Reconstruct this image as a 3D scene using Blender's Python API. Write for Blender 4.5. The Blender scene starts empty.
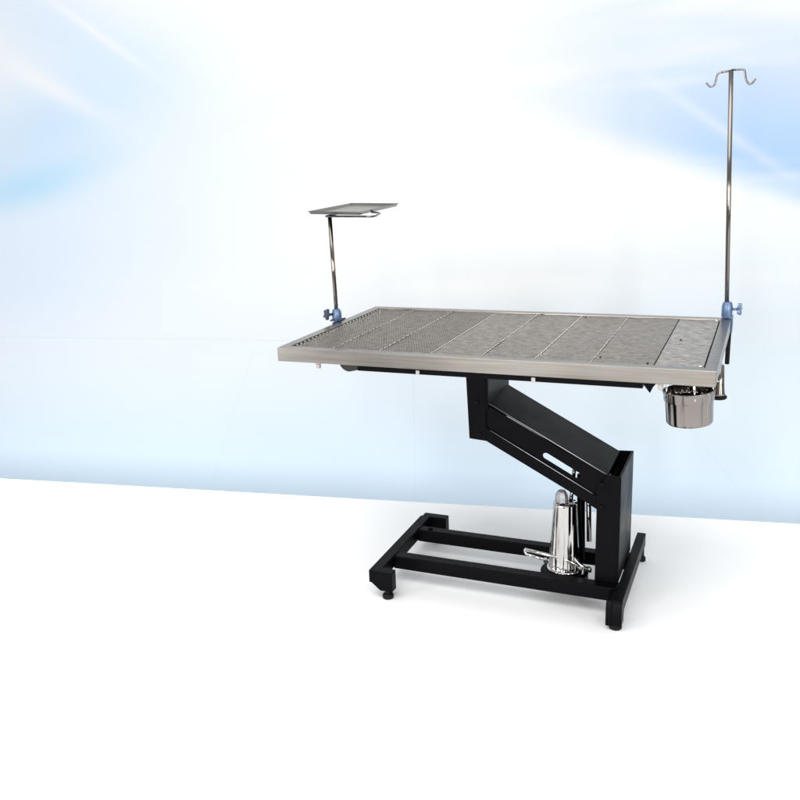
import bpy, bmesh, math, random
from mathutils import Vector, Matrix, Euler
random.seed(7)
scene = bpy.context.scene
col = scene.collection
PI = math.pi

# ------------------------------------------------------------ camera
cam = bpy.data.cameras.new('camera')
camo = bpy.data.objects.new('camera', cam)
col.objects.link(camo)
cam.sensor_width = 36.0
cam.lens = 882.04 / 800 * 36.0
cam.clip_start = 0.05
cam.clip_end = 100
Rv = Vector((0.9233299, 0.38212074, -0.03802148))
Uv = Vector((-0.06966086, 0.26404303, 0.96199202))
Fv = Vector((-0.37763641, 0.88558739, -0.27041768))
M = Matrix(((Rv.x, Uv.x, -Fv.x, 1.40968), (Rv.y, Uv.y, -Fv.y, -2.34172), (Rv.z, Uv.z, -Fv.z, 1.44388), (0, 0, 0, 1)))
camo.matrix_world = M
scene.camera = camo

# ------------------------------------------------------------ world: invented light and dark bands for fill and metal reflections
world = bpy.data.worlds.new('World')
scene.world = world
world.use_nodes = True
wn, wl = world.node_tree.nodes, world.node_tree.links
wn.clear()
w_out = wn.new('ShaderNodeOutputWorld')
w_bg = wn.new('ShaderNodeBackground')
w_tc = wn.new('ShaderNodeTexCoord')
w_sep = wn.new('ShaderNodeSeparateXYZ')
wl.new(w_tc.outputs['Generated'], w_sep.inputs[0])
w_az = wn.new('ShaderNodeMath'); w_az.operation = 'ARCTAN2'
wl.new(w_sep.outputs['Y'], w_az.inputs[0]); wl.new(w_sep.outputs['X'], w_az.inputs[1])
w_cmb = wn.new('ShaderNodeCombineXYZ')
wl.new(w_az.outputs[0], w_cmb.inputs[0])
w_zs = wn.new('ShaderNodeMath'); w_zs.operation = 'MULTIPLY'; w_zs.inputs[1].default_value = 0.25
wl.new(w_sep.outputs['Z'], w_zs.inputs[0]); wl.new(w_zs.outputs[0], w_cmb.inputs[1])
w_no = wn.new('ShaderNodeTexNoise'); w_no.inputs['Scale'].default_value = 6.5; w_no.inputs['Detail'].default_value = 2.0
wl.new(w_cmb.outputs[0], w_no.inputs['Vector'])
w_r = wn.new('ShaderNodeValToRGB')
w_r.color_ramp.elements[0].position = 0.40; w_r.color_ramp.elements[0].color = (0.035, 0.032, 0.03, 1)
w_r.color_ramp.elements[1].position = 0.60; w_r.color_ramp.elements[1].color = (0.95, 0.92, 0.86, 1)
e = w_r.color_ramp.elements.new(0.5); e.color = (0.34, 0.31, 0.27, 1)
wl.new(w_no.outputs['Fac'], w_r.inputs[0])
w_up = wn.new('ShaderNodeMapRange'); w_up.inputs[1].default_value = 0.25; w_up.inputs[2].default_value = 0.8
wl.new(w_sep.outputs['Z'], w_up.inputs[0])
w_mix = wn.new('ShaderNodeMix'); w_mix.data_type = 'RGBA'
w_mix.inputs[7].default_value = (0.80, 0.82, 0.84, 1)
wl.new(w_up.outputs[0], w_mix.inputs[0]); wl.new(w_r.outputs[0], w_mix.inputs[6])
wl.new(w_mix.outputs[2], w_bg.inputs[0])
w_bg.inputs[1].default_value = 0.85
wl.new(w_bg.outputs[0], w_out.inputs[0])

# ------------------------------------------------------------ lamps: unseen area lights added to light the set
def area(name, loc, target, sx, sy, power, color=(1, 1, 1)):
    l = bpy.data.lights.new(name, 'AREA'); l.shape = 'RECTANGLE'; l.size = sx; l.size_y = sy
    l.energy = power; l.color = color
    o = bpy.data.objects.new(name, l); col.objects.link(o)
    o.location = loc
    o.rotation_euler = (Vector(target) - Vector(loc)).to_track_quat('-Z', 'Y').to_euler()
    return o
area('overhead_fill', (0.4, -1.0, 3.9), (0.5, 0.6, 0.0), 4.5, 3.0, 105, (1.0, 0.99, 0.97))  # added overhead fill that whitens the platform
# tall narrow fills added unseen in front, for chrome stripes and backdrop
for sx, sy, e_ in ((-2.4, -3.4, 42), (-0.4, -4.2, 42), (1.0, -4.4, 42), (3.6, -3.2, 50), (4.4, -1.4, 25)):
    area('strip_fill', (sx, sy, 1.0), (0.5, 1.2, 0.0), 0.45, 1.8, e_ * 1.1, (1.0, 1.0, 1.0))

# hidden fill added behind the platform to lift the dim lower backdrop
fl = area('backdrop_fill', (-0.25, 0.985, -0.24), (-0.30, 1.35, -0.08), 5.6, 0.10, 7.5, (1.0, 1.0, 1.0))
fl.rotation_euler = (Matrix.Rotation(math.atan(0.1555), 3, 'Z') @ Matrix.Rotation(math.radians(118), 3, 'X')).to_euler()

scene.view_settings.view_transform = 'Standard'
scene.view_settings.look = 'None'
scene.view_settings.exposure = 0.19
scene.view_settings.gamma = 1.0
scene.cycles.max_bounces = 8
scene.cycles.transparent_max_bounces = 12
try:
    scene.cycles.use_denoising = True
except Exception:
    pass

# ------------------------------------------------------------ materials
def mat(name, color, rough=0.5, metal=0.0, spec=0.5):
    m = bpy.data.materials.new(name); m.use_nodes = True
    b = m.node_tree.nodes['Principled BSDF']
    b.inputs['Base Color'].default_value = (*color, 1)
    b.inputs['Roughness'].default_value = rough
    b.inputs['Metallic'].default_value = metal
    b.inputs['Specular IOR Level'].default_value = spec
    return m
def N(m, t): return m.node_tree.nodes.new(t)
def L(m, a, b): m.node_tree.links.new(a, b)
def P(m): return m.node_tree.nodes['Principled BSDF']
def coords(m, scale=(1, 1, 1), rot=(0, 0, 0)):
    tc = N(m, 'ShaderNodeTexCoord'); mp = N(m, 'ShaderNodeMapping')
    mp.inputs['Scale'].default_value = scale; mp.inputs['Rotation'].default_value = rot
    L(m, tc.outputs['Object'], mp.inputs[0]); return mp.outputs[0]
def noise(m, vec, scale, detail=3, rough=0.5):
    n = N(m, 'ShaderNodeTexNoise'); n.inputs['Scale'].default_value = scale
    n.inputs['Detail'].default_value = detail; n.inputs['Roughness'].default_value = rough
    L(m, vec, n.inputs['Vector']); return n.outputs['Fac']
def ramp(m, fac, stops):
    r = N(m, 'ShaderNodeValToRGB'); L(m, fac, r.inputs[0]); el = r.color_ramp.elements
    el[0].position, el[0].color = stops[0][0], (*stops[0][1], 1)
    el[1].position, el[1].color = stops[-1][0], (*stops[-1][1], 1)
    for p, c in stops[1:-1]:
        q = el.new(p); q.color = (*c, 1)
    return r.outputs[0]
def bump(m, h, strength, dist=0.001):
    b = N(m, 'ShaderNodeBump'); b.inputs['Strength'].default_value = strength; b.inputs['Distance'].default_value = dist
    L(m, h, b.inputs['Height']); L(m, b.outputs[0], P(m).inputs['Normal'])
def mth(m, op, a, b=None, c=None):
    n = N(m, 'ShaderNodeMath'); n.operation = op
    for i, v in enumerate((a, b, c)):
        if v is None: continue
        if isinstance(v, (int, float)): n.inputs[i].default_value = v
        else: L(m, v, n.inputs[i])
    return n.outputs[0]

# brushed stainless steel for the rim: fine grain along the length
steel = mat('brushed_steel', (0.60, 0.575, 0.54), 0.30, 1.0)
v = coords(steel, (1.2, 45, 45))
f = noise(steel, v, 3.0, 1, 0.5)
L(steel, ramp(steel, f, [(0.3, (0.225, 0.210, 0.190)), (0.7, (0.285, 0.268, 0.248))]), P(steel).inputs['Base Color'])
L(steel, ramp(steel, noise(steel, coords(steel, (1, 1, 1)), 7, 3), [(0.3, (0.28,) * 3), (0.75, (0.32,) * 3)]), P(steel).inputs['Roughness'])

chrome = mat('polished_chrome', (0.62, 0.61, 0.59), 0.06, 1.0)

chrome_body = mat('drawn_chrome', (0.52, 0.51, 0.50), 0.07, 1.0)
bump(chrome_body, noise(chrome_body, coords(chrome_body, (34, 34, 0.6)), 1.6, 1), 1.0, 0.016)
bucket_steel = mat('bucket_steel', (0.27, 0.245, 0.23), 0.10, 1.0)
bump(bucket_steel, noise(bucket_steel, coords(bucket_steel, (34, 34, 0.6)), 1.3, 1), 1.0, 0.016)
rod_steel = mat('rod_steel', (0.22, 0.20, 0.18), 0.14, 1.0)
tray_steel = mat('tray_sheet_steel', (0.17, 0.16, 0.13), 0.29, 1.0)
bump(tray_steel, noise(tray_steel, coords(tray_steel), 60, 3), 0.1, 0.001)
dark_steel = mat('drain_tray_steel', (0.11, 0.10, 0.095), 0.5, 1.0)
tab_steel = mat('bright_edge_steel', (0.92, 0.90, 0.86), 0.22, 1.0)  # bright steel for the added glint teeth and the corner screws

black = mat('black_powder_coat', (0.0025, 0.0025, 0.0035), 0.40, 0.0, 0.05)
L(black, ramp(black, noise(black, coords(black), 9, 4), [(0.3, (0.30,) * 3), (0.75, (0.44,) * 3)]), P(black).inputs['Roughness'])
bump(black, noise(black, coords(black), 700, 2), 0.12, 0.0005)
rubber = mat('black_rubber', (0.005, 0.005, 0.005), 0.6, 0.0, 0.15)
cap_steel = mat('cap_grey_steel', (0.30, 0.30, 0.32), 0.45, 1.0)
highlight_steel = mat('edge_highlight_steel', (0.5, 0.5, 0.52), 0.45, 1.0)  # pale steel of the rods that draw the arm's edge highlights
blue_plastic = mat('clamp_blue_paint', (0.13, 0.20, 0.33), 0.32, 0.45)
navy_plastic = mat('knob_navy_plastic', (0.025, 0.038, 0.075), 0.35)
pale_plastic = mat('clip_pale_steel', (0.42, 0.39, 0.36), 0.35, 0.7)
brown_dark = mat('chute_dark_steel', (0.03, 0.025, 0.024), 0.4, 0.6)

# perforated grate: staggered slots really cut through the sheet (transparent), with a dimpled surface
def grate_mat(name, c_lo, c_hi, rough, seed, hr=0.21):
    m = mat(name, c_hi, rough, 1.0)
    tc = N(m, 'ShaderNodeTexCoord'); sp = N(m, 'ShaderNodeSeparateXYZ'); L(m, tc.outputs['Object'], sp.inputs[0])
    X, Y = sp.outputs[0], sp.outputs[1]
    px, py = 0.0085, 0.0100
    row = mth(m, 'FLOOR', mth(m, 'DIVIDE', Y, py))
    half = mth(m, 'MULTIPLY', mth(m, 'MODULO', mth(m, 'ABSOLUTE', row), 2.0), 0.5)
    fx = mth(m, 'FRACT', mth(m, 'ADD', mth(m, 'DIVIDE', X, px), half))
    fy = mth(m, 'FRACT', mth(m, 'DIVIDE', Y, py))
    dx = mth(m, 'MULTIPLY', mth(m, 'SUBTRACT', fx, 0.5), 1.0)
    dy = mth(m, 'MULTIPLY', mth(m, 'SUBTRACT', fy, 0.5), 1.15)
    d = mth(m, 'SQRT', mth(m, 'ADD', mth(m, 'MULTIPLY', dx, dx), mth(m, 'MULTIPLY', dy, dy)))
    hole = mth(m, 'LESS_THAN', d, hr)
    wav = N(m, 'ShaderNodeMapping'); wav.inputs['Scale'].default_value = (0.9, 1.9, 1); wav.inputs['Location'].default_value = (seed, seed * 2.3, 0)
    L(m, tc.outputs['Object'], wav.inputs[0])
    n1 = noise(m, wav.outputs[0], 38, 6, 0.8)
    L(m, ramp(m, n1, [(0.40, c_lo), (0.62, c_hi)]), P(m).inputs['Base Color'])
    h = mth(m, 'ADD', mth(m, 'MULTIPLY', mth(m, 'MINIMUM', d, 0.45), 0.8), mth(m, 'MULTIPLY', n1, 4.5))
    rows = mth(m, 'SINE', mth(m, 'ADD', mth(m, 'MULTIPLY', Y, 2 * PI / 0.027), mth(m, 'MULTIPLY', noise(m, tc.outputs['Object'], 16, 3, 0.6), 9.0)))
    h = mth(m, 'ADD', h, mth(m, 'MULTIPLY', rows, 0.45))
    bump(m, h, 1.0, 0.0042)
    tr = N(m, 'ShaderNodeBsdfTransparent'); mx = N(m, 'ShaderNodeMixShader')
    out = m.node_tree.nodes['Material Output']
    L(m, hole, mx.inputs[0]); L(m, P(m).outputs[0], mx.inputs[1]); L(m, tr.outputs[0], mx.inputs[2]); L(m, mx.outputs[0], out.inputs[0])
    return m
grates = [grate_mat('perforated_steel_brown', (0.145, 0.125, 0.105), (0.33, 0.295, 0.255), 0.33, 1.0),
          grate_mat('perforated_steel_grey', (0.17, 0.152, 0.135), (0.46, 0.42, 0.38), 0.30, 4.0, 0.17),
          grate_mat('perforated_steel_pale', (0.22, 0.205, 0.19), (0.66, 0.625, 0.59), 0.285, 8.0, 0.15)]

# ------------------------------------------------------------ mesh helpers
def make(name, bm, m, parent=None, smooth=False, bevel=0.0, seg=2, loc=None):
    me = bpy.data.meshes.new(name)
    bmesh.ops.recalc_face_normals(bm, faces=bm.faces)
    bm.to_mesh(me); bm.free()
    if m: me.materials.append(m)
    o = bpy.data.objects.new(name, me); col.objects.link(o)
    if smooth:
        for p in me.polygons: p.use_smooth = True
    if bevel:
        b = o.modifiers.new('bevel', 'BEVEL'); b.width = bevel; b.segments = seg; b.limit_method = 'ANGLE'; b.angle_limit = math.radians(35)
        for p in me.polygons: p.use_smooth = True
        b.harden_normals = True
    if parent: o.parent = parent
    if loc is not None: o.location = loc
    return o
def box(bm, x0, x1, y0, y1, z0, z1, mtx=None):
    vs = [bm.verts.new((x, y, z)) for z in (z0, z1) for x, y in ((x0, y0), (x1, y0), (x1, y1), (x0, y1))]
    for f in ((0, 3, 2, 1), (4, 5, 6, 7), (0, 1, 5, 4), (1, 2, 6, 5), (2, 3, 7, 6), (3, 0, 4, 7)):
        bm.faces.new([vs[i] for i in f])
    if mtx: bmesh.ops.transform(bm, matrix=mtx, verts=vs)
    return vs
def prism(bm, pts, axis, a, b):
    """polygon pts in the plane across `axis`, extruded from a to b"""
    def P3(p, t):
        return {'x': (t, p[0], p[1]), 'y': (p[0], t, p[1]), 'z': (p[0], p[1], t)}[axis]
    A = [bm.verts.new(P3(p, a)) for p in pts]; B = [bm.verts.new(P3(p, b)) for p in pts]
    bm.faces.new(A); bm.faces.new(B[::-1]); n = len(pts)
    for i in range(n): bm.faces.new((A[i], B[i], B[(i + 1) % n], A[(i + 1) % n]))
    return A + B
def lathe(bm, prof, c=(0, 0, 0), n=48, axis='z', caps=True):
    rings = []
    for r, h in prof:
        ring = []
        for k in range(n):
            a = 2 * PI * k / n
            p = (r * math.cos(a), r * math.sin(a), h)
            if axis == 'y': p = (p[0], p[2], p[1])
            if axis == 'x': p = (p[2], p[0], p[1])
            ring.append(bm.verts.new((p[0] + c[0], p[1] + c[1], p[2] + c[2])))
        rings.append(ring)
    for a, b in zip(rings, rings[1:]):
        for k in range(n): bm.faces.new((a[k], a[(k + 1) % n], b[(k + 1) % n], b[k]))
    if caps:
        bm.faces.new(rings[0]); bm.faces.new(rings[-1])
def fillet(pts, r, n=6):
    pts = [Vector(p) for p in pts]; out = [pts[0]]
    for a, b, c in zip(pts, pts[1:], pts[2:]):
        d1, d2 = (a - b), (c - b); q = min(r, d1.length * .45, d2.length * .45)
        p1, p2 = b + d1.normalized() * q, b + d2.normalized() * q
        for k in range(n + 1):
            t = k / n; out.append(p1 * (1 - t) ** 2 + b * 2 * t * (1 - t) + p2 * t * t)
    out.append(pts[-1]); return out
def tube(bm, pts, r, n=14):
    pts = [Vector(p) for p in pts]; rs = r if isinstance(r, (list, tuple)) else [r] * len(pts)
    t0 = (pts[1] - pts[0]).normalized(); up = Vector((0, 0, 1)) if abs(t0.z) < .9 else Vector((0, 1, 0))
    nrm = (up - t0 * up.dot(t0)).normalized(); rings = []
    for i, p in enumerate(pts):
        t = (pts[min(i + 1, len(pts) - 1)] - pts[max(i - 1, 0)]).normalized()
        nrm = (nrm - t * nrm.dot(t)).normalized(); bi = t.cross(nrm)
        rings.append([bm.verts.new(p + (nrm * math.cos(2 * PI * k / n) + bi * math.sin(2 * PI * k / n)) * rs[i]) for k in range(n)])
    for a, b in zip(rings, rings[1:]):
        for k in range(n): bm.faces.new((a[k], a[(k + 1) % n], b[(k + 1) % n], b[k]))
    bm.faces.new(rings[0][::-1]); bm.faces.new(rings[-1])
def plate_xz(name, outer, holes, y, th, m, parent, bevel=0.0008):
    cu = bpy.data.curves.new(name, 'CURVE'); cu.dimensions = '2D'; cu.fill_mode = 'BOTH'; cu.extrude = th / 2
    cu.bevel_depth = 0
    for poly in [outer] + holes:
        s = cu.splines.new('POLY'); s.points.add(len(poly) - 1); s.use_cyclic_u = True
        for p, q in zip(s.points, poly): p.co = (q[0], q[1], 0, 1)
    tmp = bpy.data.objects.new(name + '_outline', cu); col.objects.link(tmp)
    dg = bpy.context.evaluated_depsgraph_get()
    me = bpy.data.meshes.new_from_object(tmp.evaluated_get(dg))
    bpy.data.objects.remove(tmp); bpy.data.curves.remove(cu)
    me.transform(Matrix.Rotation(PI / 2, 4, 'X')); me.transform(Matrix.Translation((0, y, 0)))
    me.materials.clear(); me.materials.append(m); me.name = name
    o = bpy.data.objects.new(name, me); col.objects.link(o); o.parent = parent
    return o
def tag(o, label=None, cat=None, group=None, kind=None):
    if label: o['label'] = label
    if cat: o['category'] = cat
    if group: o['group'] = group
    if kind: o['kind'] = kind
def thing(name, label, cat, loc=(0, 0, 0)):
    o = bpy.data.objects.new(name, None); col.objects.link(o); o.location = loc; o.empty_display_size = 0.1
    tag(o, label, cat); return o
def shift(bm, v):
    bmesh.ops.translate(bm, vec=Vector(v), verts=bm.verts)

# ------------------------------------------------------------ setting: white platform, pale blue backdrop, ground
WANG = math.atan(0.1555)           # the platform's back edge runs slightly oblique to the table
floor_m = mat('white_platform_laminate', (0.95, 0.95, 0.95), 0.55, 0.0, 0.25)
bump(floor_m, noise(floor_m, coords(floor_m), 35, 3), 0.03, 0.001)
bm = bmesh.new()
box(bm, -5.0, 5.0, -2.12, 0.0, -0.30, 0.0)
plat = make('platform', bm, floor_m, bevel=0.002)
plat.location = (0.0, 0.903, 0.0); plat.rotation_euler = (0, 0, WANG)
tag(plat, kind='structure')
ground_m = mat('unseen_dark_ground', (0.45, 0.46, 0.47), 0.8)  # unseen ground, made dark for the rim and bucket to reflect
L(ground_m, ramp(ground_m, noise(ground_m, coords(ground_m), 3, 5), [(0.3, (0.10, 0.095, 0.09)), (0.7, (0.17, 0.165, 0.155))]), P(ground_m).inputs['Base Color'])
bm = bmesh.new(); box(bm, -12, 12, -12, 12, -0.36, -0.304)
ground = make('ground', bm, ground_m); tag(ground, kind='structure')

# printed backdrop: x runs 0 (left of view) .. 1 (right), z up
back_m = mat('printed_backdrop', (0.8, 0.9, 1.0), 0.75, 0.0, 0.1)
def backdrop_nodes(m):
    tc = N(m, 'ShaderNodeTexCoord'); sp = N(m, 'ShaderNodeSeparateXYZ'); L(m, tc.outputs['Object'], sp.inputs[0])
    X, Z = sp.outputs[0], sp.outputs[2]
    def blob(cx, cz, rx, rz, rot=0.0):
        c, s = math.cos(rot), math.sin(rot)
        dx = mth(m, 'SUBTRACT', X, cx); dz = mth(m, 'SUBTRACT', Z, cz)
        a = mth(m, 'DIVIDE', mth(m, 'ADD', mth(m, 'MULTIPLY', dx, c), mth(m, 'MULTIPLY', dz, s)), rx)
        b = mth(m, 'DIVIDE', mth(m, 'SUBTRACT', mth(m, 'MULTIPLY', dz, c), mth(m, 'MULTIPLY', dx, s)), rz)
        r2 = mth(m, 'ADD', mth(m, 'MULTIPLY', a, a), mth(m, 'MULTIPLY', b, b))
        return mth(m, 'POWER', 2.718, mth(m, 'MULTIPLY', r2, -1.0))
    def over(cur, colr, fac):
        x = N(m, 'ShaderNodeMix'); x.data_type = 'RGBA'
        L(m, fac, x.inputs[0])
        if isinstance(cur, tuple): x.inputs[6].default_value = (*cur, 1)
        else: L(m, cur, x.inputs[6])
        x.inputs[7].default_value = (*colr, 1)
        return x.outputs[2]
    return X, Z, blob, over
X_, Z_, blob, over = backdrop_nodes(back_m)
BD = back_m
def lerpfac(m, v, a, b):
    r = N(m, 'ShaderNodeMapRange'); r.interpolation_type = 'SMOOTHSTEP'
    r.inputs[1].default_value = a; r.inputs[2].default_value = b; L(m, v, r.inputs[0]); return r.outputs[0]
G = 0.625      # ink white of the print
def ink(a, b, d): return (G * a, G * b, G * d)
def bl(cx, cz, rx, rz, rot, k): return mth(BD, 'MULTIPLY', blob(cx, cz, rx, rz, rot), k)
# pale sky-blue low down, almost white in the upper middle
c = over(ink(0.97, 0.985, 1.0), ink(0.68, 0.84, 0.985), lerpfac(BD, Z_, 1.15, -0.45))
c = over(c, ink(0.80, 0.92, 0.99), bl(1.55, 0.60, 0.75, 0.55, 0, 0.7))
c = over(c, ink(0.76, 0.85, 0.99), bl(-2.0, 0.95, 0.75, 0.40, 0.2, 0.95))
# big soft blue sweep at the upper right, with a crisper lower edge
vm = N(BD, 'ShaderNodeMapping'); tcx = N(BD, 'ShaderNodeTexCoord')
vm.inputs['Rotation'].default_value = (0, -0.38, 0); vm.inputs['Scale'].default_value = (0.45, 1, 3.0)
L(BD, tcx.outputs['Object'], vm.inputs[0])
st = noise(BD, vm.outputs[0], 1.7, 3, 0.45)
vs = N(BD, 'ShaderNodeSeparateXYZ'); L(BD, tcx.outputs['Object'], vs.inputs[0])
line = mth(BD, 'SUBTRACT', Z_, mth(BD, 'ADD', mth(BD, 'MULTIPLY', mth(BD, 'SUBTRACT', X_, 1.53), -0.34), 1.19))
edge = lerpfac(BD, line, -0.04, 0.13)
far_ = lerpfac(BD, line, 1.05, 0.05)
xr = lerpfac(BD, X_, 0.15, 1.6)
sweep = mth(BD, 'MULTIPLY', mth(BD, 'MULTIPLY', edge, far_), xr)
c = over(c, ink(0.36, 0.61, 0.99), mth(BD, 'MULTIPLY', sweep, 0.85))
c = over(c, ink(0.42, 0.68, 0.97), mth(BD, 'MULTIPLY', bl(1.62, 1.205, 0.42, 0.045, -0.33, 0.45), edge))
c = over(c, ink(1, 1, 1), mth(BD, 'MULTIPLY', mth(BD, 'MULTIPLY', lerpfac(BD, st, 0.50, 0.72), 0.6), lerpfac(BD, Z_, 0.5, 1.0)))
c = over(c, ink(0.70, 0.85, 0.99), bl(1.25, 2.02, 0.45, 0.022, 0.17, 0.6))
c = over(c, ink(1, 1, 1), bl(1.28, 1.48, 0.40, 0.022, -0.62, 0.3))
# blue glow and pale rays at the upper left
c = over(c, ink(0.76, 0.86, 0.99), bl(-1.60, 1.45, 0.95, 0.75, 0.0, 0.85))
c = over(c, ink(0.47, 0.76, 0.97), bl(-1.92, 1.36, 0.42, 0.10, 0.20, 0.9))
c = over(c, ink(0.62, 0.80, 0.99), bl(-1.75, 1.62, 0.60, 0.20, 0.35, 0.85))
c = over(c, ink(0.70, 0.83, 0.98), bl(-1.60, 2.02, 0.60, 0.18, -0.5, 0.75))
c = over(c, ink(1, 0.98, 0.97), bl(-1.72, 1.80, 0.32, 0.05, -0.50, 0.55))
c = over(c, ink(1, 1, 1), bl(-1.45, 2.02, 0.30, 0.022, -0.62, 0.5))
c = over(c, ink(0.84, 0.89, 0.97), bl(-1.05, 1.52, 0.50, 0.05, 0.36, 0.5))
# faint printed panel seams
def seam(x0, k, w=0.003, lo=-0.5, hi=0.55):
    d_ = mth(BD, 'ABSOLUTE', mth(BD, 'SUBTRACT', X_, mth(BD, 'ADD', mth(BD, 'MULTIPLY', Z_, k), x0)))
    return mth(BD, 'MULTIPLY', mth(BD, 'MULTIPLY', mth(BD, 'LESS_THAN', d_, w), mth(BD, 'LESS_THAN', Z_, hi)), 0.22)
c = over(c, ink(0.60, 0.76, 0.90), seam(-0.03, 0.02))
c = over(c, ink(0.60, 0.76, 0.90), seam(-1.04, 0.42))
c = over(c, ink(0.62, 0.78, 0.88), seam(1.40, -0.80, 0.004, -0.5, 0.30))
c = over(c, ink(0.60, 0.76, 0.92), mth(BD, 'MULTIPLY', mth(BD, 'MULTIPLY', mth(BD, 'LESS_THAN', mth(BD, 'ABSOLUTE', mth(BD, 'SUBTRACT', Z_, 0.60)), 0.003), mth(BD, 'LESS_THAN', X_, -0.4)), 0.3))
L(BD, c, P(BD).inputs['Base Color'])
bm = bmesh.new()
box(bm, -5.0, 6.0, 0.0, 0.06, -0.30, 4.2)
bd = make('backdrop', bm, back_m)
bd.rotation_euler = (0, 0, WANG)
bd.location = (-0.45 * math.sin(WANG), 0.903 + 0.45 * math.cos(WANG), 0.0)
tag(bd, kind='structure')

# ------------------------------------------------------------ THE OPERATING TABLE
TL, TW, H, T = 1.30, 0.76, 0.870, 0.0435
table = thing('operating_table', 'stainless steel veterinary operating table with perforated top on black lifting arm and base', 'operating table')

# rim: folded sheet, outer skirt + top flange + small inner drop
def rim():
    bm = bmesh.new()
    w = 0.031
    def ring(o, z):
        return [bm.verts.new((x, y, z)) for x, y in ((o, o), (TL - o, o), (TL - o, TW - o), (o, TW - o))]
    def rng(dx, z): return ring(dx, z)
    rings = [rng(0.006, H - T), rng(0.0, H - T), rng(0.0, H), rng(w, H), rng(w + 0.001, H - 0.006), rng(w + 0.001, H - 0.030),
             rng(w - 0.002, H - 0.030), rng(w - 0.002, H - 0.003), rng(0.003, H - 0.003), rng(0.003, H - T + 0.003), rng(0.006, H - T + 0.003)]
    rings.append(rings[0])
    for a, b in zip(rings, rings[1:]):
        for k in range(4): bm.faces.new((a[k], a[(k + 1) % 4], b[(k + 1) % 4], b[k]))
    return make('table_rim', bm, steel, table, bevel=0.0028, seg=3)
rim()
bm = bmesh.new(); box(bm, 0.034, TL - 0.034, 0.034, TW - 0.034, H - 0.031, H - 0.028)
make('drain_tray', bm, dark_steel, table)

# eight perforated panels
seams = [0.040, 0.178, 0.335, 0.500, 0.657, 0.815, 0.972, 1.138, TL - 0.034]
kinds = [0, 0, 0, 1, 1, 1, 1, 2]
for i in range(8):
    ga = (0.0012, 0.0011, 0.0011, 0.0011, 0.0013, 0.0011, 0.0014, 0.0018, 0.0018)
    x0, x1 = seams[i] + ga[i], seams[i + 1] - ga[i + 1]
    bm = bmesh.new()
    nx, ny = 14, 50
    g = [[None] * (ny + 1) for _ in range(nx + 1)]
    ph = random.uniform(0, 6)
    for a in range(nx + 1):
        for b in range(ny + 1):
            u, w = a / nx, b / ny
            z = H - 0.0035 + 0.0011 * math.sin(u * 5 + ph) * math.sin(w * 9 + ph * 2)
            g[a][b] = bm.verts.new((x0 + (x1 - x0) * u, 0.0385 + (TW - 0.077) * w, z))
    for a in range(nx):
        for b in range(ny): bm.faces.new((g[a][b], g[a + 1][b], g[a + 1][b + 1], g[a][b + 1]))
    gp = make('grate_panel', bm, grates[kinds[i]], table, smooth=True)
    # a folded edge with small teeth added on one long side for seam glints
    if i < 7:
        bm = bmesh.new()
        y = 0.040
        box(bm, x1 - 0.0010, x1 + 0.0010, 0.0395, TW - 0.0405, H - 0.0075, H - 0.0055)
        step = (0.030, 0.036, 0.030, 0.028, 0.034, 0.048, 0.060, 0)[i]
        k = 0
        while y < TW - 0.042:
            hgt = (0.0012, 0.0012, 0.0006, 0.0012, 0.0028, 0.0012, -0.0012)[i] * random.uniform(0.8, 1.2)
            w_ = step * (0.42, 0.5, 0.8, 0.45, 0.5, 0.5, 0.3)[i]
            box(bm, x1 - 0.0012, x1 + 0.0012, y, y + w_, H - 0.008, H - 0.0025 + hgt)
            y += step; k += 1
        make('added_teeth', bm, tab_steel if i < 6 else dark_steel, gp, bevel=0.0004, seg=1)
# teeth added beside the left rim for its dashed line of glints
bm = bmesh.new(); y = 0.045
while y < TW - 0.045:
    box(bm, 0.0425, 0.046, y, y + 0.011, H - 0.006, H + 0.0002); y += 0.026
make('added_teeth', bm, tab_steel, table)
for (sx, sy) in ((1.257, 0.047), (1.257, TW - 0.05)):
    bm = bmesh.new(); lathe(bm, [(0.0055, 0), (0.0055, 0.003), (0.002, 0.0045)], (sx, sy, H - 0.003), 16)
    make('corner_screw', bm, tab_steel, table, smooth=True)
for (sx, sy) in ((0.668, 0.715), (0.829, 0.69), (1.12, 0.055), (1.175, 0.38), (0.985, 0.10)):
    bm = bmesh.new(); lathe(bm, [(0.0032, 0), (0.0032, 0.002), (0.002, 0.003)], (sx, sy, H - 0.0032), 12)
    make('grate_screw', bm, rubber, table)

# under-structure
bm = bmesh.new()
box(bm, 0.27, 1.115, 0.010, 0.045, H - T - 0.018, H - T + 0.010)
box(bm, 0.27, 1.115, TW - 0.05, TW - 0.015, H - T - 0.018, H - T + 0.010)
for x in (0.27, 0.50, 0.76, 1.075):
    box(bm, x, x + 0.04, 0.047, TW - 0.052, H - T - 0.016, H - T + 0.008)
make('support_frame', bm, black, table, bevel=0.0015)
bm = bmesh.new(); box(bm, 0.485, 0.73, 0.18, 0.56, H - T - 0.030, H - T - 0.0165)
make('mounting_plate', bm, black, table, bevel=0.001)
bm = bmesh.new()
prism(bm, [(1.112, H - T + 0.002), (1.150, H - T - 0.002), (1.142, H - T - 0.012), (1.134, H - T - 0.030), (1.120, H - T - 0.012)], 'y', 0.012, 0.020)
make('latch_hook', bm, black, table, bevel=0.001)
for x in (0.134, 0.466, 0.815, 1.160):
    bm = bmesh.new()
    box(bm, x - 0.009, x + 0.009, 0.010, 0.024, H - T - 0.006, H - T + 0.006)
    box(bm, x - 0.005, x + 0.007, 0.008, 0.020, H - T - 0.019, H - T - 0.005)
    make('underside_clip', bm, pale_plastic, table, bevel=0.0015)
bm = bmesh.new()
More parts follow.
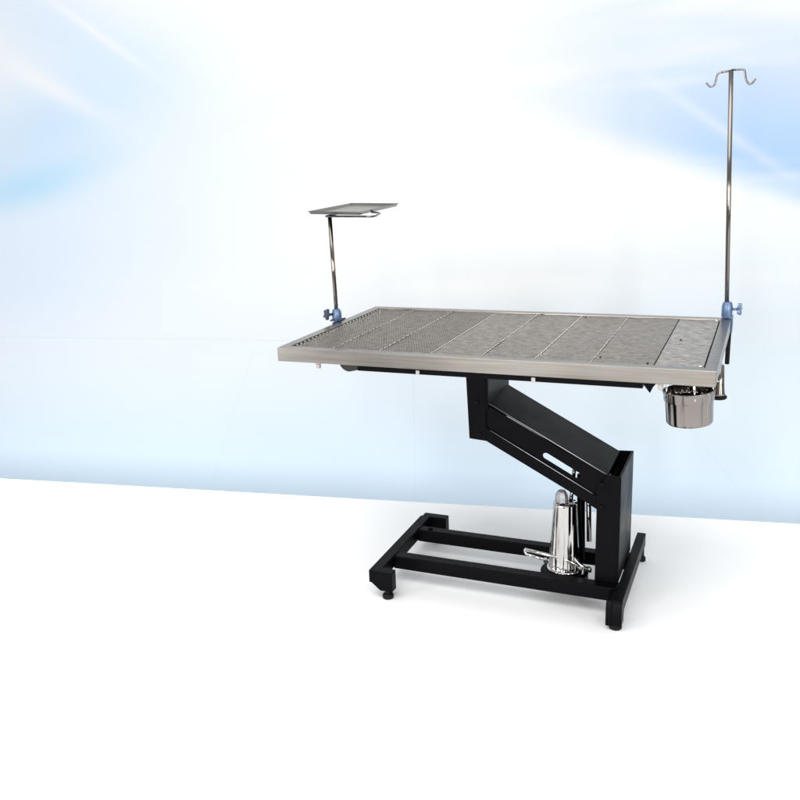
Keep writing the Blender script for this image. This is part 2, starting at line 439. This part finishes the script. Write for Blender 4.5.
pts = [(0.195, 0)] + [(0.195 + 0.034 * (1 - math.cos(t)), -0.034 * math.sin(t)) for t in [PI * k / 16 for k in range(1, 9)]] + [(0.255, -0.028), (0.285, -0.012), (0.305, 0)]
prism(bm, [(a, H - T + 0.004 + b) for a, b in pts], 'y', 0.035, 0.25)
make('drain_chute', bm, brown_dark, table, bevel=0.002)

# head bracket under the top
Y0, Y1 = 0.262, 0.500
bm = bmesh.new()
prism(bm, [(0.531, H - T - 0.0305), (0.541, 0.537), (0.598, 0.533), (0.598, H - T - 0.0305)], 'y', Y0 - 0.004, Y0 + 0.004)
prism(bm, [(0.531, H - T - 0.0305), (0.541, 0.537), (0.598, 0.533), (0.598, H - T - 0.0305)], 'y', Y1 - 0.004, Y1 + 0.004)
box(bm, 0.598, 0.606, Y0 - 0.004, Y1 + 0.004, 0.640, H - T - 0.0305)
box(bm, 0.545, 0.551, Y0 + 0.004, Y1 - 0.004, 0.545, H - T - 0.0305)
head = make('head_bracket', bm, black, table, bevel=0.0018)
for (bx, bz) in ((0.568, 0.660), (0.575, 0.553)):
    bm = bmesh.new(); lathe(bm, [(0.010, 0), (0.010, -0.004), (0.006, -0.006)], (bx, Y0 - 0.004, bz), 20, 'y')
    make('pivot_bolt', bm, black, head, smooth=False, bevel=0.0006)

# lifting arm: top plate, side cheeks with the slot, lower link
def zB(x): return 0.661 + (x - 0.606) * (-0.203 / 0.379)
def zC(x): return 0.574 + (x - 0.606) * (-0.181 / 0.335)
bm = bmesh.new()
prism(bm, [(0.604, zB(0.604)), (0.988, zB(0.988)), (0.988, zB(0.988) - 0.006), (0.604, zB(0.604) - 0.006)], 'y', Y0, Y1)
arm = make('lifting_arm', bm, black, table, bevel=0.002, seg=3)
slot = []
xa, xb, hh = 0.793, 0.893, 0.0105
for k in range(9):
    t = PI / 2 + PI * k / 8; slot.append((xa, t))
for k in range(9):
    t = -PI / 2 + PI * k / 8; slot.append((xb, t))
th = math.atan(-0.54)
sl = []
for x, t in slot:
    cz = zC(x) + 0.026
    lx, lz = hh * math.cos(t), hh * math.sin(t)
    sl.append((x + lx * math.cos(th) - lz * math.sin(th), cz + lx * math.sin(th) + lz * math.cos(th)))
outer = [(0.594, zB(0.604) - 0.0065), (0.988, zB(0.988) - 0.0065), (0.988, zC(0.988) - 0.01), (0.594, zC(0.594) - 0.01)]
plate_xz('arm_cheek', outer, [sl], Y0 + 0.006, 0.005, black, arm)
outer2 = [(0.600, zB(0.604) - 0.0065), (0.988, zB(0.988) - 0.0065), (0.988, zC(0.988) - 0.005), (0.604, zC(0.604) - 0.005)]
plate_xz('arm_cheek', outer2, [], Y1 - 0.004, 0.005, black, arm)
bm = bmesh.new()
prism(bm, [(0.590, zC(0.590)), (0.960, zC(0.960)), (0.960, 0.337), (0.866, 0.391), (0.594, 0.534)], 'y', Y0 - 0.002, Y0 + 0.020)
link = make('lower_link', bm, black, arm, bevel=0.0022, seg=3)
bm = bmesh.new(); tube(bm, [(0.608, Y0 - 0.0008, zB(0.608) + 0.0002), (0.984, Y0 - 0.0008, zB(0.984) + 0.0002)], 0.0014, 8)  # thin pale rod standing in for the highlight along the upper edge
make('edge_highlight', bm, highlight_steel, arm, smooth=True)
bm = bmesh.new(); tube(bm, [(0.612, Y0 - 0.0018, zC(0.612) - 0.0005), (0.944, Y0 - 0.0018, zC(0.944) - 0.0005)], 0.0012, 8)  # same stand-in for the highlight on the link's edge
make('edge_highlight', bm, highlight_steel, link, smooth=True)

# post
PX0, PX1 = 0.957, 1.031
bm = bmesh.new()
prism(bm, [(PX0, 0.098), (PX1, 0.098), (PX1, 0.455), (0.990, 0.461), (PX0 + 0.001, 0.410)], 'y', Y0 - 0.010, Y0 - 0.0035)
prism(bm, [(PX0, 0.098), (PX1, 0.098), (PX1, 0.459), (PX0 + 0.001, 0.455)], 'y', Y1 + 0.002, Y1 + 0.009)
box(bm, PX1 - 0.007, PX1 + 0.0005, Y0 - 0.0105, Y1 + 0.0095, 0.098, 0.459)
box(bm, 0.978, PX1 - 0.008, Y0 - 0.003, Y1 + 0.001, 0.098, 0.30)
post = make('post', bm, black, table, bevel=0.0018)
for (bx, bz) in ((0.974, 0.424), (0.974, 0.348)):
    bm = bmesh.new(); lathe(bm, [(0.011, 0), (0.011, -0.004), (0.006, -0.006)], (bx, Y0 - 0.010, bz), 20, 'y')
    make('pivot_bolt', bm, black, post, bevel=0.0006)
bm = bmesh.new()
lathe(bm, [(0.008, 0), (0.008, Y1 - Y0 - 0.006)], (0.974, Y0 + 0.0, 0.410), 16, 'y')
lathe(bm, [(0.008, 0), (0.008, Y1 - Y0 - 0.006)], (0.974, Y0 + 0.0, 0.348), 16, 'y')
make('pivot_pins', bm, rod_steel, post, smooth=True)

# base
for (y0, y1) in ((0.213, 0.255), (0.445, 0.483)):
    bm = bmesh.new(); box(bm, 0.272, 1.0325, y0, y1, 0.052, 0.099)
    make('base_beam', bm, black, table, bevel=0.003)
def levelling_foot(x, y, z1, parent, r=0.017):
    bm = bmesh.new()
    lathe(bm, [(r * .85, 0.0), (r, 0.003), (r, 0.012), (r * .8, 0.017), (0.008, 0.019), (0.008, z1)], (x, y, 0), 24)
    make('levelling_foot', bm, rubber, parent, smooth=False, bevel=0.001)
bm = bmesh.new()
LX0, LX1, LY0, LY1 = 0.235, 0.273, 0.086, 0.572
box(bm, LX0, LX1, LY0, LY1, 0.055, 0.1)
# the two short inward-turned ends, chamfered below
def stub(y0, y1, ln=0.085):
    prism(bm, [(LX0 + 0.006, 0.0995), (LX0 + ln, 0.0995), (LX0 + ln, 0.030), (LX0 + 0.040, 0.030), (LX0 + 0.006, 0.058)], 'y', y0, y1)
stub(LY0 - 0.0015, LY0 + 0.034); stub(LY1 - 0.004, LY1 + 0.032, 0.103)
foot_l = make('cross_foot', bm, black, table, bevel=0.003)
levelling_foot(0.296, LY0 + 0.016, 0.032, foot_l, 0.019); levelling_foot(0.296, LY1 + 0.014, 0.032, foot_l, 0.019)
bm = bmesh.new()
RX0, RX1, RY0, RY1 = 1.0335, 1.064, 0.125, 0.662
prism(bm, [(RY0 + 0.012, 0.1), (RY1, 0.1), (RY1, 0.052), (RY0 + 0.050, 0.052), (RY0 + 0.044, 0.040), (RY0 + 0.044, 0.018), (RY0, 0.018), (RY0, 0.080)], 'x', RX0, RX1)
prism(bm, [(RY0 + 0.010, 0.0985), (RY0 + 0.084, 0.0985), (RY0 + 0.060, 0.050), (RY0 + 0.043, 0.038), (RY0 + 0.043, 0.014), (RY0 + 0.001, 0.014), (RY0 + 0.001, 0.078)], 'x', RX0 - 0.019, RX0 + 0.001)
foot_r = make('cross_foot', bm, black, table, bevel=0.003)
levelling_foot((RX0 + RX1) / 2 - 0.006, RY0 + 0.022, 0.022, foot_r, 0.020); levelling_foot((RX0 + RX1) / 2 + 0.006, RY1 - 0.02, 0.054, foot_r, 0.014)
bm = bmesh.new(); lathe(bm, [(0.009, 0), (0.009, 0.004), (0.006, 0.006)], (0.315, 0.464, 0.0985), 6)
make('beam_bolt', bm, black, table)

for wx in (LX1 + 0.0005, 1.0315):
    for (y0, y1) in ((0.213, 0.255), (0.445, 0.483)):
        bm = bmesh.new()
        pts = [(wx, y0 + (y1 - y0) * k / 14, 0.0995 + 0.0006 * (k % 2)) for k in range(15)]
        tube(bm, pts, [0.0030 + 0.0006 * (k % 2) for k in range(15)], 8)
        make('weld_bead', bm, black, table, smooth=True)
# hydraulic pump between the beams
PC = (0.843, 0.330)
bm = bmesh.new()
lathe(bm, [(0.066, -0.012), (0.079, 0.006), (0.079, 0.026), (0.072, 0.033), (0.060, 0.0345)], (PC[0], PC[1], 0.052), 48)
pump = make('hydraulic_pump', bm, black, table, smooth=False, bevel=0.002)
bm = bmesh.new()
lathe(bm, [(0.054, 0.086), (0.054, 0.0935), (0.0520, 0.098), (0.0500, 0.13), (0.0385, 0.312), (0.0395, 0.320), (0.036, 0.325)], (PC[0], PC[1], 0), 64)
make('pump_cylinder', bm, chrome_body, pump, smooth=True)
bm = bmesh.new()
prof_ = [(0.0545, 0.086), (0.0575, 0.0875), (0.0585, 0.0905), (0.0575, 0.0935), (0.0545, 0.095)]
lathe(bm, prof_, (PC[0], PC[1], 0), 64)
make('base_ring', bm, chrome, pump, smooth=True)
bm = bmesh.new()
c0 = (PC[0] - 0.012, PC[1])
lathe(bm, [(0.0215, 0.320), (0.0215, 0.346), (0.013, 0.362)], (c0[0], c0[1], 0), 8)
make('pump_cap', bm, cap_steel, pump, bevel=0.001)
bm = bmesh.new()
tube(bm, [(PC[0] + 0.017, PC[1] + 0.0, 0.31), (PC[0] + 0.030, PC[1] + 0.01, 0.49)], 0.0065)
make('piston_rod', bm, chrome, pump, smooth=True)
bm = bmesh.new()
tube(bm, fillet([(0.722, 0.292, 0.152), (0.80, 0.288, 0.146), (0.868, 0.286, 0.136), (0.905, 0.30, 0.112), (0.93, 0.32, 0.104)], 0.02), 0.0052)
tube(bm, fillet([(0.722, 0.292, 0.156), (0.716, 0.292, 0.148), (0.722, 0.292, 0.136), (0.790, 0.290, 0.126)], 0.004), 0.0040)
make('pump_pedal', bm, chrome, pump, smooth=True)
bm = bmesh.new()
tube(bm, fillet([(0.885, 0.285, 0.150), (0.902, 0.285, 0.128), (0.925, 0.290, 0.118)], 0.01), 0.0035)
make('release_lever', bm, chrome, pump, smooth=True)
for r_, h_, p_ in ((0.010, 0.022, (0.905, 0.285, 0.098)), (0.007, 0.012, (0.935, 0.285, 0.108)), (0.008, 0.012, (0.788, 0.290, 0.118))):
    bm = bmesh.new(); lathe(bm, [(r_, 0), (r_, h_), (r_ * .7, h_ + 0.002)], p_, 20)
    make('valve_fitting', bm, chrome, pump, bevel=0.0008)
# gas strut behind the pump
bm = bmesh.new()
tube(bm, [(0.888, 0.385, 0.099), (0.880, 0.395, 0.40)], 0.013, 20)
strut = make('gas_strut', bm, black, table, smooth=True)
bm = bmesh.new()
tube(bm, [(0.913, 0.385, 0.170), (0.904, 0.395, 0.40)], 0.0085, 20)
make('strut_rod', bm, chrome, strut, smooth=True)

# ------------------------------------------------------------ clamp (blue block, knob) built at a point on a thing's pole
def clamp(parent, x, y, z0, z1, knob_dir, knob_mat, ktilt=0.0):
    bm = bmesh.new()
    lathe(bm, [(0.015, z0), (0.0175, z0 + 0.004), (0.0175, z1 - 0.014), (0.014, z1 - 0.002), (0.0105, z1)], (x, y, 0), 24)
    cl = make('clamp', bm, blue_plastic, parent, smooth=False, bevel=0.0015)
    d = Vector(knob_dir).normalized(); q = d.to_track_quat('Z', 'Y').to_matrix().to_4x4()
    c = Vector((x, y, (z0 + z1) / 2 + 0.002))
    bm = bmesh.new(); lathe(bm, [(0.0045, 0.014), (0.0045, 0.036)], (0, 0, 0), 16)
    bmesh.ops.transform(bm, matrix=Matrix.Translation(c) @ q, verts=bm.verts)
    make('knob_stem', bm, knob_mat, cl, smooth=True)
    bm = bmesh.new(); n = 40; prof = []
    for k in range(n):
        a = 2 * PI * k / n; r = 0.0165 + 0.0045 * math.cos(5 * a); prof.append((r * math.cos(a), r * math.sin(a)))
    prism(bm, prof, 'z', 0.034, 0.045)
    bmesh.ops.transform(bm, matrix=Matrix.Translation(c) @ q, verts=bm.verts)
    make('knob', bm, knob_mat, cl, bevel=0.002)
    return cl

# ------------------------------------------------------------ IV pole with double hook at the right back corner
iv = thing('drip_pole', 'tall thin steel drip pole with two hooks, clamped at the right back corner', 'drip pole', (0, 0, 0))
ax, ay = 1.2845, 0.752
zt = 1.640; tx = 1.2535
bm = bmesh.new()
tube(bm, [(ax, ay, 0.885), (tx, 0.75, zt + 0.006)], 0.0072, 20)
make('pole', bm, rod_steel, iv, smooth=True)
for s, nm in ((-1, 'hook'), (1, 'hook')):
    up = 1.650 if s > 0 else 1.647
    if s < 0:
        pts = [(tx, 0.75, up + 0.001), (1.214, 0.75, up - 0.003), (1.2105, 0.75, 1.624), (1.2085, 0.75, 1.613), (1.204, 0.75, 1.607), (1.197, 0.75, 1.604), (1.190, 0.75, 1.607), (1.182, 0.75, 1.617)]
    else:
        pts = [(tx, 0.75, up), (1.293, 0.75, up), (1.296, 0.75, 1.628), (1.301, 0.75, 1.612), (1.311, 0.75, 1.604), (1.320, 0.75, 1.610), (1.326, 0.75, 1.620)]
    bm = bmesh.new(); tube(bm, fillet(pts, 0.009, 5), 0.0031, 12)
    make('hook', bm, rod_steel, iv, smooth=True)
clamp(iv, 1.2855, 0.7515, 0.872, 0.925, (1, -0.15, 0.03), blue_plastic)
bm = bmesh.new()
box(bm, 1.3005, 1.306, 0.739, 0.765, 0.822, 0.880)
box(bm, 1.270, 1.303, 0.739, 0.765, 0.8705, 0.876)
make('clamp_bracket', bm, blue_plastic, iv, bevel=0.0015)
bm = bmesh.new(); tube(bm, [(1.2960, 0.745, 0.715), (1.2960, 0.745, 0.8255)], 0.0075, 16)
make('pole_tail', bm, rubber, iv, smooth=True)

# ------------------------------------------------------------ instrument tray on its short pole at the left edge
tr = thing('instrument_tray', 'small flat steel tray on a short thin pole clamped to the left table edge', 'tray', (0, 0, 0))
bx, by = -0.017, 0.456
bm = bmesh.new(); tube(bm, [(bx, by, 0.872), (-0.020, 0.452, 1.236)], 0.0072, 20)
make('pole', bm, rod_steel, tr, smooth=True)
clamp(tr, bx, by, 0.868, 0.912, (-0.55, -0.75, 0.12), navy_plastic)
bm = bmesh.new()
box(bm, -0.034, 0.0, 0.432, 0.480, 0.8705, 0.876)
box(bm, -0.0085, -0.003, 0.400, 0.500, 0.830, 0.8735)
make('clamp_bracket', bm, navy_plastic, tr, bevel=0.0015)
ZT = 1.249
c4 = [(-0.095, 0.440), (0.135, 0.370), (0.088, 0.812), (-0.142, 0.882)]   # outer corners of the sheet
cx = sum(p[0] for p in c4) / 4; cy = sum(p[1] for p in c4) / 4
def inset(k, z): return [(cx + (p[0] - cx) * k, cy + (p[1] - cy) * k, z) for p in c4]
bm = bmesh.new()
R_ = [inset(0.90, ZT - 0.0015), inset(0.96, ZT + 0.0005), inset(1.0, ZT + 0.008), inset(1.014, ZT + 0.0085), inset(1.014, ZT + 0.0065), inset(1.0, ZT + 0.0055), inset(0.963, ZT - 0.002), inset(0.90, ZT - 0.0035)]
R2 = [[bm.verts.new(p) for p in r] for r in R_]
for a, b in zip(R2, R2[1:]):
    for k in range(4): bm.faces.new((a[k], a[(k + 1) % 4], b[(k + 1) % 4], b[k]))
bm.faces.new(R2[0]); bm.faces.new(R2[-1][::-1])
make('tray_sheet', bm, tray_steel, tr, bevel=0.002)
bm = bmesh.new()
def lp(u, w, z=ZT - 0.010):
    a = Vector((c4[0][0], c4[0][1], 0)).lerp(Vector((c4[1][0], c4[1][1], 0)), u); b = Vector((c4[3][0], c4[3][1], 0)).lerp(Vector((c4[2][0], c4[2][1], 0)), u)
    p = a.lerp(b, w); p.z = z; return p
tube(bm, fillet([lp(0.30, 0.05), lp(1.10, 0.10), lp(1.16, 0.16), lp(1.16, 0.30, ZT - 0.004), lp(0.95, 0.34, ZT - 0.004)], 0.02), 0.0035, 12)
tube(bm, [lp(0.30, 0.05), lp(0.30, 0.8)], 0.0035, 12)
make('carrier_wire', bm, rod_steel, tr, smooth=True)

# ------------------------------------------------------------ bucket hanging under the right end
bk = thing('steel_bucket', 'round polished steel bucket with rolled rim hanging under the right end of the table', 'bucket', (1.229, 0.155, 0.678))
bk.rotation_euler = (0, -0.07, 0)
bm = bmesh.new()
lathe(bm, [(0.055, 0.0), (0.060, 0.002), (0.0635, 0.008), (0.0650, 0.068), (0.0685, 0.070), (0.0695, 0.094), (0.0712, 0.0955), (0.0712, 0.098), (0.0680, 0.098), (0.0630, 0.067), (0.0605, 0.010), (0.0, 0.006)], (0, 0, 0), 72, caps=False)
bm.faces.new([v for v in bm.verts if False] or [bm.verts.new((0.055 * math.cos(2 * PI * k / 72), 0.055 * math.sin(2 * PI * k / 72), 0)) for k in range(72)])
make('bucket_body', bm, bucket_steel, bk, smooth=True)
for a_ in (-2.6, -1.25, -0.15, 1.6):
    bm = bmesh.new(); tube(bm, [(0.066 * math.cos(a_), 0.066 * math.sin(a_), 0.080), (0.060 * math.cos(a_), 0.060 * math.sin(a_), 0.150)], 0.004, 10)
    make('hanger', bm, chrome, bk, smooth=True)

# flared steel pull under the right edge beside the bucket
hd = thing('release_handle', 'flared steel handle with a dark foot hanging below the right table edge', 'handle', (1.294, 0.290, 0.718))
bm = bmesh.new()
lathe(bm, [(0.022, 0.010), (0.018, 0.018), (0.0155, 0.045), (0.0125, 0.100)], (0, 0, 0), 32)
make('handle_grip', bm, rod_steel, hd, smooth=True)
bm = bmesh.new(); lathe(bm, [(0.022, 0), (0.025, 0.003), (0.025, 0.008), (0.021, 0.010)], (0, 0, 0), 32)
make('handle_foot', bm, rubber, hd, bevel=0.001)
